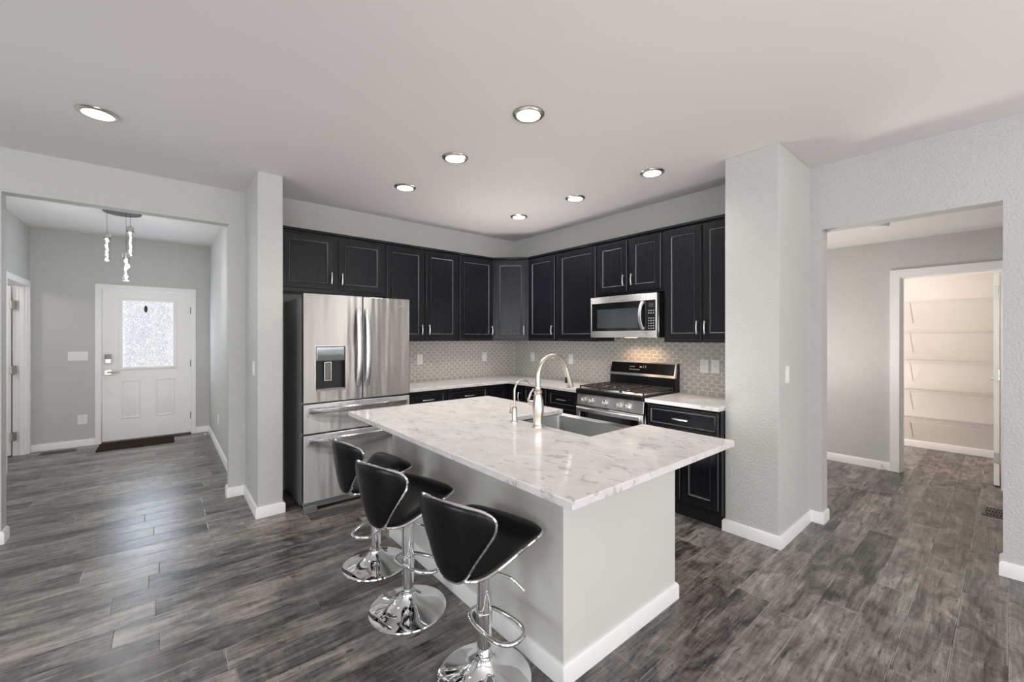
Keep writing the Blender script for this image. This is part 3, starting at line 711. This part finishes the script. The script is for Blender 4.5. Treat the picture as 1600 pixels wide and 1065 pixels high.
# ------------------------------------------------------------------ microwave
t = thing('microwave', 'stainless over-the-range microwave with black glass door', 'microwave', (3.30, 2.333, 1.424), -90)
mh = 0.395
MB().box(-W2, W2, 0.03, 0.385, 0.0, mh).build('body', BLACKP, t, 0.003)
m = MB()
for x0, x1, z0, z1 in ((-W2, W2, mh - 0.062, mh), (-W2, W2, 0, 0.062), (-W2, -W2 + 0.014, 0.062, mh - 0.062), (W2 - 0.014, W2, 0.062, mh - 0.062)): m.box(x0, x1, -0.008, 0.03, z0, z1)
m.build('frame', STEELH, t, 0.002)
dm = MB().box(-W2 + 0.014, 0.262, -0.004, 0.03, 0.062, mh - 0.062).build('door', BLACKG, t)
MB().box(-0.285, 0.178, -0.006, 0.0, 0.088, 0.272).build('window', MWGLASS, dm)
rings = []
for i in range(13):
    s = i / 12; z = 0.070 + 0.258 * s; q = 1 - (2 * s - 1) ** 2; y = -0.018 - 0.030 * q; xo = 0.228 - 0.012 * q
    rings.append([(xo - 0.016, y + 0.012, z), (xo - 0.015, y, z), (xo + 0.015, y, z), (xo + 0.016, y + 0.012, z)])
m = MB().loops(rings)
for z in (0.085, 0.313): m.box(0.214, 0.242, -0.02, 0.0, z - 0.012, z + 0.012)
m.build('handle', HSTEEL, dm, 0.002)
cp = MB().box(0.264, W2 - 0.014, -0.004, 0.03, 0.062, mh - 0.062).build('control_panel', BLACKG, t)
MB().box(0.285, 0.335, -0.006, 0.0, 0.270, 0.305).build('display', MWGLASS, cp)
m = MB()
for i in range(8):
    for j in range(3):
        if i == 5: continue
        m.box(0.281 + j * 0.023, 0.292 + j * 0.023, -0.0055, -0.003, 0.078 + i * 0.0225, 0.086 + i * 0.0225)
m.build('lettering', KEYS, cp)
MB().box(0.263, 0.2645, -0.0085, 0.0, 0.0, mh).build('seam', BLACKP, t)
m = MB()
for i in range(7): m.box(-0.068 + i * 0.012, -0.060 + i * 0.012, -0.0095, -0.007, mh - 0.036, mh - 0.027)
m.build('logo', KEYS, t)
MB().box(-0.05, 0.05, 0.12, 0.18, -0.004, 0.0).build('lamp_lens', HOODL, t)
for hx in (-0.10, 0.10): light('hood_light', 'SPOT', (hx, 0.24, -0.015), 4.6, (1.0, 0.66, 0.40), (0, 0, 0), t, spot_size=R(150), spot_blend=0.8, shadow_soft_size=0.06)

# ------------------------------------------------------------------ island
t = thing('kitchen_island', 'grey painted kitchen island with white baseboard', 'island', (1.70, 2.0, 0))
def L_(x0, x1, y0, y1, z0, z1, m): m.box(x0 - 1.70, x1 - 1.70, y0 - 2.0, y1 - 2.0, z0, z1)
m = MB(); L_(1.255, 1.36, 1.172, 2.84, 0, 0.885, m); L_(1.36, 2.145, 1.172, 1.28, 0, 0.885, m); L_(1.36, 2.145, 2.73, 2.84, 0, 0.885, m)
m.build('body', ISLW, t)
m = MB()
bb_run(m, [(2.145, 2.84), (1.255, 2.84), (1.255, 1.172), (2.145, 1.172), (2.145, 1.28)], 1.70, 2.0)
m.build('baseboard', TRIM, t)
m = MB(); L_(2.11, 2.125, 1.28, 2.73, 0.10, 0.63, m); L_(2.11, 2.125, 2.05, 2.73, 0.63, 0.884, m); L_(2.11, 2.125, 1.28, 1.37, 0.63, 0.884, m); L_(2.05, 2.065, 1.28, 2.73, 0, 0.10, m)
m.build('cabinet_front', CAB, t)
for y0, y1 in ((1.30, 1.70), (1.715, 2.035), (2.06, 2.38), (2.395, 2.72)):
    d = door_mb(-(y1 - y0) / 2, (y1 - y0) / 2, 0.13, 0.62 if y1 < 2.05 else 0.86, 0).build('door', CAB, t)
    d.location = (2.125 - 1.70, (y0 + y1) / 2 - 2.0, 0); d.rotation_euler = (0, 0, R(90))
# worktop with the sink cut out of its kitchen side
CX0, CX1, CY0, CY1 = 0.975, 2.173, 0.872, 2.925
o = MB().prism([(CX0, CY0), (CX1, CY0), (CX1, 1.388), (1.688, 1.388), (1.688, 2.032), (CX1, 2.032), (CX1, CY1), (CX0, CY1)], 0.886, 0.915).build('island_countertop', QUARTZ, None, 0.0025)
tag(o, 'large white quartz island countertop with grey flecks', 'countertop')
# sink
t = thing('farmhouse_sink', 'stainless apron sink set into the island countertop', 'sink', (1.93, 1.71, 0.64))
zb, zt = 0.0, 0.243
m = MB()
def rr(x0, x1, y0, y1, z, r=0.02, n=4):
    pts = []
    for cx, cy, a0 in ((x1 - r, y1 - r, 0), (x0 + r, y1 - r, 90), (x0 + r, y0 + r, 180), (x1 - r, y0 + r, 270)):
        for i in range(n + 1):
            a = R(a0 + 90 * i / n); pts.append((cx + r * math.cos(a), cy + r * math.sin(a), z))
    return pts
ox0, ox1, oy0, oy1 = 1.665 - 1.93, 2.195 - 1.93, 1.372 - 1.71, 2.046 - 1.71
ix0, ix1, iy0, iy1 = ox0 + 0.028, ox1 - 0.075, oy0 + 0.022, oy1 - 0.022
m.loops([rr(ix0 + 0.03, ix1 - 0.03, iy0 + 0.03, iy1 - 0.03, 0.016), rr(ix0 + 0.004, ix1 - 0.004, iy0 + 0.004, iy1 - 0.004, 0.022), rr(ix0, ix1, iy0, iy1, 0.045), rr(ix0, ix1, iy0, iy1, zt),
         rr(ox0, ox1, oy0, oy1, zt, 0.008), rr(ox0, ox1, oy0, oy1, zb, 0.008)], cap0=True, cap1=True)
m.build('basin', SINKS, t)
MB().lathe([(0.045, 0.0165), (0.045, 0.019), (0.03, 0.0185), (0.01, 0.017)], 24, (0, 0, 0)).build('drain', CHROME, t)
# main faucet
t = thing('kitchen_faucet', 'tall brushed nickel gooseneck faucet with pull-down spray head', 'faucet', (1.635, 1.722, 0.915))
MB().lathe([(0.033, 0), (0.033, 0.008), (0.029, 0.014), (0.027, 0.03), (0.032, 0.075), (0.034, 0.11), (0.029, 0.15), (0.022, 0.18), (0.021, 0.19), (0.024, 0.195), (0.024, 0.205), (0.018, 0.212), (0.017, 0.23)], 32).build('body', FAUC, t)
pts = [(0, 0, 0.21), (0, 0, 0.29)]
rad = 0.118
for i in range(1, 19):
    a = R(180 - i * 9.2); pts.append((rad + rad * math.cos(a), 0, 0.29 + 0.112 * math.sin(a)))
MB().tube(pts, 0.0145, 16).build('spout', FAUC, t)
e = Vector(pts[-1]); dv = (e - Vector(pts[-2])).normalized()
hp = [e + dv * s for s in (-0.01, 0.0, 0.03, 0.09, 0.115)]
sh = MB().tube(hp, [0.0155, 0.0165, 0.017, 0.022, 0.021], 18).build('spray_head', FAUC, t)
cpos = e + dv * 0.065 + Vector((-0.018, 0, 0))
MB().box(cpos.x - 0.006, cpos.x + 0.004, -0.007, 0.007, cpos.z - 0.022, cpos.z + 0.022).build('spray_button', BLACKP, sh, 0.002)
m = MB().cyl((0.0, 0.02, 0.135), (-0.012, 0.062, 0.135), 0.014, 16); m.build('valve', FAUC, t)
MB().tube([(-0.012, 0.055, 0.135), (-0.014, 0.066, 0.15), (0.0, 0.06, 0.19), (0.01, 0.045, 0.215)], [0.011, 0.009, 0.007, 0.006], 10).build('lever', FAUC, t)
# drinking-water faucet
t = thing('drinking_water_faucet', 'small slim filtered water faucet left of the gooseneck faucet', 'faucet', (1.625, 1.918, 0.915))
MB().lathe([(0.022, 0), (0.022, 0.006), (0.018, 0.010), (0.0165, 0.014), (0.0165, 0.085), (0.014, 0.090), (0.007, 0.092)], 24).build('body', FAUC, t)
pts = [(0, 0, 0.088), (0, 0, 0.185)]
for i in range(1, 16):
    a = R(180 - i * 10.2); pts.append((0.064 + 0.064 * math.cos(a), 0, 0.185 + 0.064 * math.sin(a)))
MB().tube(pts, 0.0065, 12).build('spout', FAUC, t)
MB().tube([(0, 0.01, 0.055), (0, 0.045, 0.055)], 0.008, 12).tube([(0, 0.04, 0.055), (0, 0.042, 0.10)], 0.004, 8).build('lever', FAUC, t)

# ------------------------------------------------------------------ bar stools
def catmull(P, n=6):
    out = []
    for i in range(len(P) - 1):
        p0 = P[max(i - 1, 0)]; p1 = P[i]; p2 = P[i + 1]; p3 = P[min(i + 2, len(P) - 1)]
        for k in range(n):
            s = k / n
            out.append(tuple(0.5 * (2 * b + (c - a) * s + (2 * a - 5 * b + 4 * c - d) * s * s + (3 * b - a - 3 * c + d) * s ** 3) for a, b, c, d in zip(p0, p1, p2, p3)))
    out.append(P[-1]); return out
half = catmull([(0, 0), (0.040, 0.005), (0.078, 0.036), (0.125, 0.110), (0.176, 0.190), (0.203, 0.242), (0.205, 0.286), (0.172, 0.315), (0.090, 0.329), (0, 0.333)], 5)
outline = half + [(-u, v) for u, v in half[-2:0:-1]]
def pad(fn, th_f, th_b):
    """pillow over the shield outline; fn(u, v, off) maps to 3-D"""
    m = MB(); cu, cv = 0.0, 0.20; ts = [0.02, 0.25, 0.5, 0.7, 0.85, 0.94, 0.985, 1.0]
    def rings(th, seq): return [[fn(cu + (u - cu) * s, cv + (v - cv) * s, th * math.sqrt(max(0, 1 - s ** 5))) for u, v in outline] for s in seq]
    return m.loops(rings(th_f, ts) + rings(-th_b, ts[-2::-1]))
def sstep(a, b_, x):
    q = min(1, max(0, (x - a) / (b_ - a))); return q * q * (3 - 2 * q)
def seat_fn(u, v, off): return (-0.170 + v * 1.00, u * 1.04, 0.494 + 0.132 * sstep(0.03, 0.30, v) + 0.25 * u * u * (1 - sstep(0.1, 0.33, v)) + off)
def back_fn(u, v, off):
    x = -0.200 - 0.10 * v + 1.25 * u * u; return (x + off, u * 0.96, 0.500 + v * 0.94)
root = thing('bar_stool', '', 'stool')
sd = pad(seat_fn, 0.030, 0.016).build('seat', VINYL, root, smooth=80)
MB().tube([seat_fn(u, v, 0) for u, v in outline], 0.006, 8, True).build('chrome_piping', CHROME, sd)
bk = pad(back_fn, 0.020, 0.016).build('backrest', VINYL, root, smooth=80)
MB().tube([back_fn(u, v, 0.002) for u, v in outline], 0.006, 8, True).build('chrome_piping', CHROME, bk)
MB().tube([(0.03, 0, 0.476), (-0.08, 0, 0.474), (-0.150, 0, 0.480), (-0.180, 0, 0.500), (-0.198, 0, 0.535)], 0.011, 10, flat=0.35).box(-0.08, 0.09, -0.07, 0.07, 0.466, 0.490).build('seat_bracket', CHROME, root)
MB().lathe([(0.026, 0.06), (0.026, 0.14)], 28).build('piston', CHROME, root)
MB().lathe([(0.027, 0.128), (0.0305, 0.130), (0.0305, 0.466), (0.027, 0.470)], 28).build('column', CHROME, root)
MB().lathe([(0.198, 0.0), (0.200, 0.004), (0.198, 0.009), (0.185, 0.014), (0.150, 0.021), (0.110, 0.032), (0.075, 0.048), (0.052, 0.066), (0.040, 0.084), (0.036, 0.092), (0.036, 0.100), (0.026, 0.104)], 64).build('base', CHROME, root)
fp = [(0.14 * 0 + 0.07 + 0.135 * math.copysign(abs(math.cos(a)) ** 0.75, math.cos(a)), 0.072 * math.copysign(abs(math.sin(a)) ** 0.8, math.sin(a)) * (1.0 + 0.15 * math.cos(a)), 0.0) for a in [2 * math.pi * i / 40 for i in range(40)]]
ft = MB().tube(fp, 0.0095, 10, True).cyl((0, 0, -0.02), (0, 0, 0.02), 0.034, 24).build('footrest', CHROME, root)
ft.location = (0, 0, 0.262)
lv = MB().tube([(0.0, 0, 0.462), (0.10, 0, 0.450), (0.120, 0, 0.446), (0.140, 0, 0.435)], 0.004, 8).tube([(0.140, 0, 0.435), (0.180, 0, 0.405)], 0.0065, 10).build('height_lever', CHROME, root)
SG = 'bar stools along the island'
stools = [((1.030, 1.412), 14, -86, -62, 'black vinyl bar stool nearest the near corner of the island'),
          ((0.985, 2.030), 14, -66, -60, 'middle black vinyl bar stool between the two other stools'),
          ((1.022, 2.560), 5, 222, -60, 'black vinyl bar stool closest to the refrigerator')]
for i, ((x, y), rz, fa, la, lab) in enumerate(stools):
    o = root if i == 0 else copy_tree(root)
    o.location = (x, y, 0); o.rotation_euler = (0, 0, R(rz)); tag(o, lab, 'stool', SG)
    for ch in o.children:
        if ch.name.startswith('footrest'): ch.rotation_euler = (0, 0, R(fa - rz))
        if ch.name.startswith('height_lever'): ch.rotation_euler = (0, 0, R(la - rz))

# ------------------------------------------------------------------ recessed ceiling lights
root = thing('recessed_light', '', 'ceiling light', (0, 0, H))
MB().lathe([(0.066, -0.002), (0.070, -0.012), (0.088, -0.010), (0.094, -0.004), (0.094, 0.0)], 40).build('trim_ring', NICKEL, root)
MB().lathe([(0.067, -0.0125), (0.03, -0.014), (0.005, -0.0145)], 40).build('lens', LENS, root)
spots = [((-0.30, 3.42), 'recessed light alone at the far left, over the entry side'),
         ((1.643, 1.811), 'largest recessed light, nearest over the island'),
         ((1.63, 2.596), 'recessed light over the far half of the island'),
         ((1.615, 3.386), 'recessed light in front of the refrigerator'),
         ((2.979, 1.82), 'rightmost recessed light, in front of the tall cabinet by the pier'),
         ((2.973, 2.621), 'recessed light in front of the microwave'),
         ((2.961, 3.419), 'smallest recessed light, by the kitchen corner')]
for i, ((x, y), lab) in enumerate(spots):
    o = root if i == 0 else copy_tree(root)
    o.location = (x, y, H); tag(o, lab, 'ceiling light', 'recessed ceiling lights')
    light('downlight_lamp', 'SPOT', (0, 0, -0.03), 18.5, (1.0, 0.95, 0.89), (0, 0, 0), o, spot_size=R(150), spot_blend=1.0, shadow_soft_size=0.06)

# ------------------------------------------------------------------ entry pendant
PY_ = 6.0
t = thing('pendant_light', 'three-tube crystal pendant hanging from a round dark plate', 'pendant light', (-0.345, PY_, 2.785))
MB().lathe([(0.155, 0.0), (0.155, -0.044), (0.148, -0.050), (0.01, -0.050)], 48, (0.005, 0.03, 0)).build('canopy', plain('smoked_chrome', (0.10, 0.105, 0.105), 0.12, metal=0.9), t)
for x, y, zt_, zb_ in ((-0.112, 0.0, 2.505, 2.215), (0.066, 0.03, 2.605, 2.295), (0.036, -0.03, 2.310, 2.020)):
    z1, z0 = zt_ - 2.785, zb_ - 2.785
    pd = MB().cyl((x, y, z0), (x, y, z1 - 0.05), 0.030, 24).build('glass_tube', GLASS, t)
    cp_ = MB().lathe([(0.031, z1 - 0.05), (0.031, z1 - 0.004), (0.026, z1), (0.008, z1 + 0.002), (0.008, z1 + 0.018)], 24, (x, y, 0)).build('cap', NICKEL, pd)
    m = MB(); rnd = random.Random(int(x * 1000) + 50); pts = []; rr_ = []
    n = 16
    for i in range(n + 1):
        pts.append((x + rnd.uniform(-0.006, 0.006), y + rnd.uniform(-0.006, 0.006), z0 + 0.004 + (z1 - 0.056 - z0) * i / n)); rr_.append(rnd.uniform(0.005, 0.013))
    m.tube(pts, rr_, 10).build('light_core', LED, pd)
    MB().cyl((x, y, z1), (x, y, -0.026), 0.0014, 6).build('cord', BLACKP, pd)
    light('pendant_lamp', 'POINT', (x, y - 0.07, z0 - 0.12), 6.0, (0.96, 0.98, 1.0), parent=t, shadow_soft_size=0.05)

# ------------------------------------------------------------------ outlets and switches
def plate(name, label, cat, loc, rz, w=0.072, h=0.117, kind='outlet', n=1, group=None):
    t = thing(name, label, cat, loc, rz, group)
    MB().box(-w / 2, w / 2, -0.006, 0, -h / 2, h / 2).build('cover_plate', PLATE, t, 0.002)
    for i in range(n):
        cx = (i - (n - 1) / 2) * 0.046
        if kind == 'outlet':
            for dz in (-0.022, 0.022):
                f = MB().lathe([(0.016, -0.009), (0.016, -0.005)], 20, (cx, 0, dz), 1).build('socket', PLATE, t)
                MB().box(cx - 0.007, cx - 0.005, -0.0095, -0.0088, dz, dz + 0.008).box(cx + 0.005, cx + 0.007, -0.0095, -0.0088, dz, dz + 0.008).build('slots', SLOT, f)
        elif kind == 'rocker':
            MB().loops([rect(cx - 0.016, cx + 0.016, -0.033, 0.033, -0.005), rect(cx - 0.016, cx + 0.016, -0.033, 0.033, -0.008), rect(cx - 0.014, cx + 0.014, -0.030, 0.030, -0.010)]).build('rocker', PLATE, t)
        else:
            MB().box(cx - 0.005, cx + 0.005, -0.018, -0.005, -0.004, 0.010).build('toggle', PLATE, t)
    return t
OG = 'wall outlets and switches'
plate('wall_outlet', 'white outlet on hexagon tile beside the refrigerator', 'outlet', (2.262, 4.362, 1.171), 0, group=OG)
plate('wall_switch', 'white wall plate on hexagon tile left of the backsplash corner', 'switch', (3.184, 4.362, 1.173), 0, kind='rocker', group=OG)
plate('wall_switch', 'white wall plate on hexagon tile right of the backsplash corner', 'switch', (3.692, 3.991, 1.171), -90, kind='rocker', group=OG)
plate('wall_switch', 'white wall plate on hexagon tile behind the gooseneck faucet', 'switch', (3.692, 3.323, 1.165), -90, kind='rocker', group=OG)
plate('wall_outlet', 'white double-socket outlet right of the range backguard', 'outlet', (3.692, 1.738, 1.168), -90, 0.074, 0.120, group=OG)
plate('wall_switch', 'white single plate beside the pier, right of the double outlet', 'switch', (3.692, 1.642, 1.170), -90, kind='toggle', group=OG)
plate('light_switch', 'white light switch on the side of the thick pier', 'switch', (3.333, 0.992, 1.167), 0, kind='rocker', group=OG)
plate('light_switch', 'white light switch on the narrow wall end beside the refrigerator', 'switch', (0.565, 3.975, 1.173), -90, 0.074, 0.12, kind='rocker', group=OG)
plate('light_switch', 'white triple toggle switch left of the front door', 'switch', (-0.862, 7.78, 1.18), 0, 0.185, 0.117, 'toggle', 3, OG)
plate('wall_outlet', 'white outlet low on the wall left of the front door', 'outlet', (-0.821, 7.78, 0.349), 0, 0.09, 0.125, group=OG)
plate('wall_outlet', 'white outlet low on the side wall right of the front door', 'outlet', (0.525, 6.42, 0.385), -90, group=OG)

# ------------------------------------------------------------------ floor registers, mat, detector, stops
def vent(label, loc, rz, w, d, nx):
    t = thing('floor_vent', label, 'floor vent', loc, rz, 'floor vents')
    MB().box(-w / 2, w / 2, -d / 2, d / 2, 0.0, 0.003).build('shade_sheet', DARK, t)  # near-black sheet on the floor, standing in for shade below the grille
    m = MB(); b_ = 0.016
    for x0, x1, y0, y1 in ((-w / 2, w / 2, -d / 2, -d / 2 + b_), (-w / 2, w / 2, d / 2 - b_, d / 2), (-w / 2, -w / 2 + b_, -d / 2 + b_, d / 2 - b_), (w / 2 - b_, w / 2, -d / 2 + b_, d / 2 - b_)): m.box(x0, x1, y0, y1, 0.001, 0.007)
    m.build('frame', VENT, t)
    m = MB(); n = nx
    for i in range(1, n):
        x = -w / 2 + w * i / n
        for s in (-1, 1):
            m.loops([[(x - 0.003, -d / 2 + b_, z), (x + 0.003, -d / 2 + b_, z), (x + 0.003 + s * 0.02, d / 2 - b_, z), (x - 0.003 + s * 0.02, d / 2 - b_, z)] for z in (0.003, 0.006)])
    m.build('grille', VENT, t)
vent('dark metal floor vent left of the door mat in the entry', (-1.01, 7.575, 0), 0, 0.31, 0.13, 16)
vent('bronze floor vent before the pantry doorway at the right edge', (5.17, 0.055, 0), 90, 0.16, 0.24, 9)
o = MB().box(-0.655, 0.105, 7.262, 7.705, 0, 0.012).build('door_mat', MATR, None, 0.003)
tag(o, 'dark brown rectangular door mat in front of the front door', 'mat')
o = MB().lathe([(0.075, 0.0), (0.075, -0.018), (0.066, -0.030), (0.03, -0.034), (0.005, -0.034)], 36).build('smoke_detector', SMOKE, None)
o.location = (4.98, 0.757, 2.45); tag(o, 'round white fixture on the hall ceiling, just showing under the opening', 'smoke detector')
def stop(label, loc, rz):
    t = thing('door_stop', label, 'door stop', loc, rz, 'door stops')
    MB().tube([(0, 0, 0), (0, -0.065, 0)], 0.006, 10).build('spring', NICKEL, t)
    MB().tube([(0, -0.060, 0), (0, -0.078, 0)], 0.009, 12).build('tip', PLATE, t)
stop('spring door stop on the baseboard right of the front door', (0.525 - BT, 7.32, 0.05), -90)
stop('spring door stop on the baseboard left of the pantry doorway', (5.95 - BT, 0.88, 0.05), -90)

# ------------------------------------------------------------------ pantry shelves
for i, (z, lab) in enumerate(((1.878, 'topmost white wire shelf in the pantry'), (1.502, 'second white wire shelf from the top in the pantry'), (1.126, 'middle white wire shelf in the pantry'),
                              (0.756, 'fourth white wire shelf from the top in the pantry'), (0.395, 'lowest white wire shelf in the pantry'))):
    t = thing('wire_shelf', lab, 'shelf', (7.49, 0.75, z), 0, 'pantry wire shelves')
    y0, y1 = -1.17, 1.19
    m = MB(); q = 0.0028
    for x, zz, r in ((-0.30, 0.0, 0.0035), (-0.30, -0.032, 0.0035), (-0.15, -0.004, q), (-0.008, 0.0, q)): m.box(x - r, x + r, y0, y1, zz - r, zz + r)
    n = 94
    for k in range(n + 1):
        y = y0 + (y1 - y0) * k / n; r = 0.0013
        m.box(-0.30, -0.008, y - r, y + r, -r, r).box(-0.301, -0.2985, y - r, y + r, -0.032, 0)
    m.build('wire_deck', WIRE, t, smooth=0)
    for y in (0.045, 1.0, -0.9):
        MB().tube([(-0.295, y, -0.012), (-0.004, y, -0.27)], 0.0045, 8).build('support_strut', STRUT, t)
light('pantry_light', 'AREA', (6.5, 0.9, 2.57), 17, (1.0, 0.91, 0.84), (0, 0, 0), shape='DISK', size=0.9)
light('pantry_light', 'POINT', (6.7, 1.4, 0.8), 22, (1.0, 0.91, 0.84), shadow_soft_size=0.3)  # added low fill, not a fixture of the pantry
light('fill_spot', 'SPOT', (4.9, 1.3, 0.5), 44, (1.0, 0.96, 0.93), (R(180), 0, 0), spot_size=R(165), spot_blend=1.0, shadow_soft_size=0.2)  # added upward fill for the hall ceiling, no fixture
light('fill_spot', 'SPOT', (-0.25, 4.9, 0.45), 27, (1.0, 0.96, 0.93), (R(90), 0, 0), spot_size=R(110), spot_blend=1.0, shadow_soft_size=0.3)  # added fill aimed at the front door, no source there
light('hall_fill', 'POINT', (4.8, 1.5, 0.95), 20, (1.0, 0.95, 0.91), shadow_soft_size=0.15)  # unseen fill added to lift the hall walls and floor
light('door_daylight', 'AREA', (-0.17, 7.79, 1.47), 9, (0.74, 0.85, 1.0), (R(-90), 0, 0), shape='RECTANGLE', size=0.55, size_y=0.9)
light('closet_fill', 'POINT', (-2.2, 6.6, 2.3), 18, (1.0, 0.95, 0.9), shadow_soft_size=0.12)  # invented unseen light that brightens the open door at the left
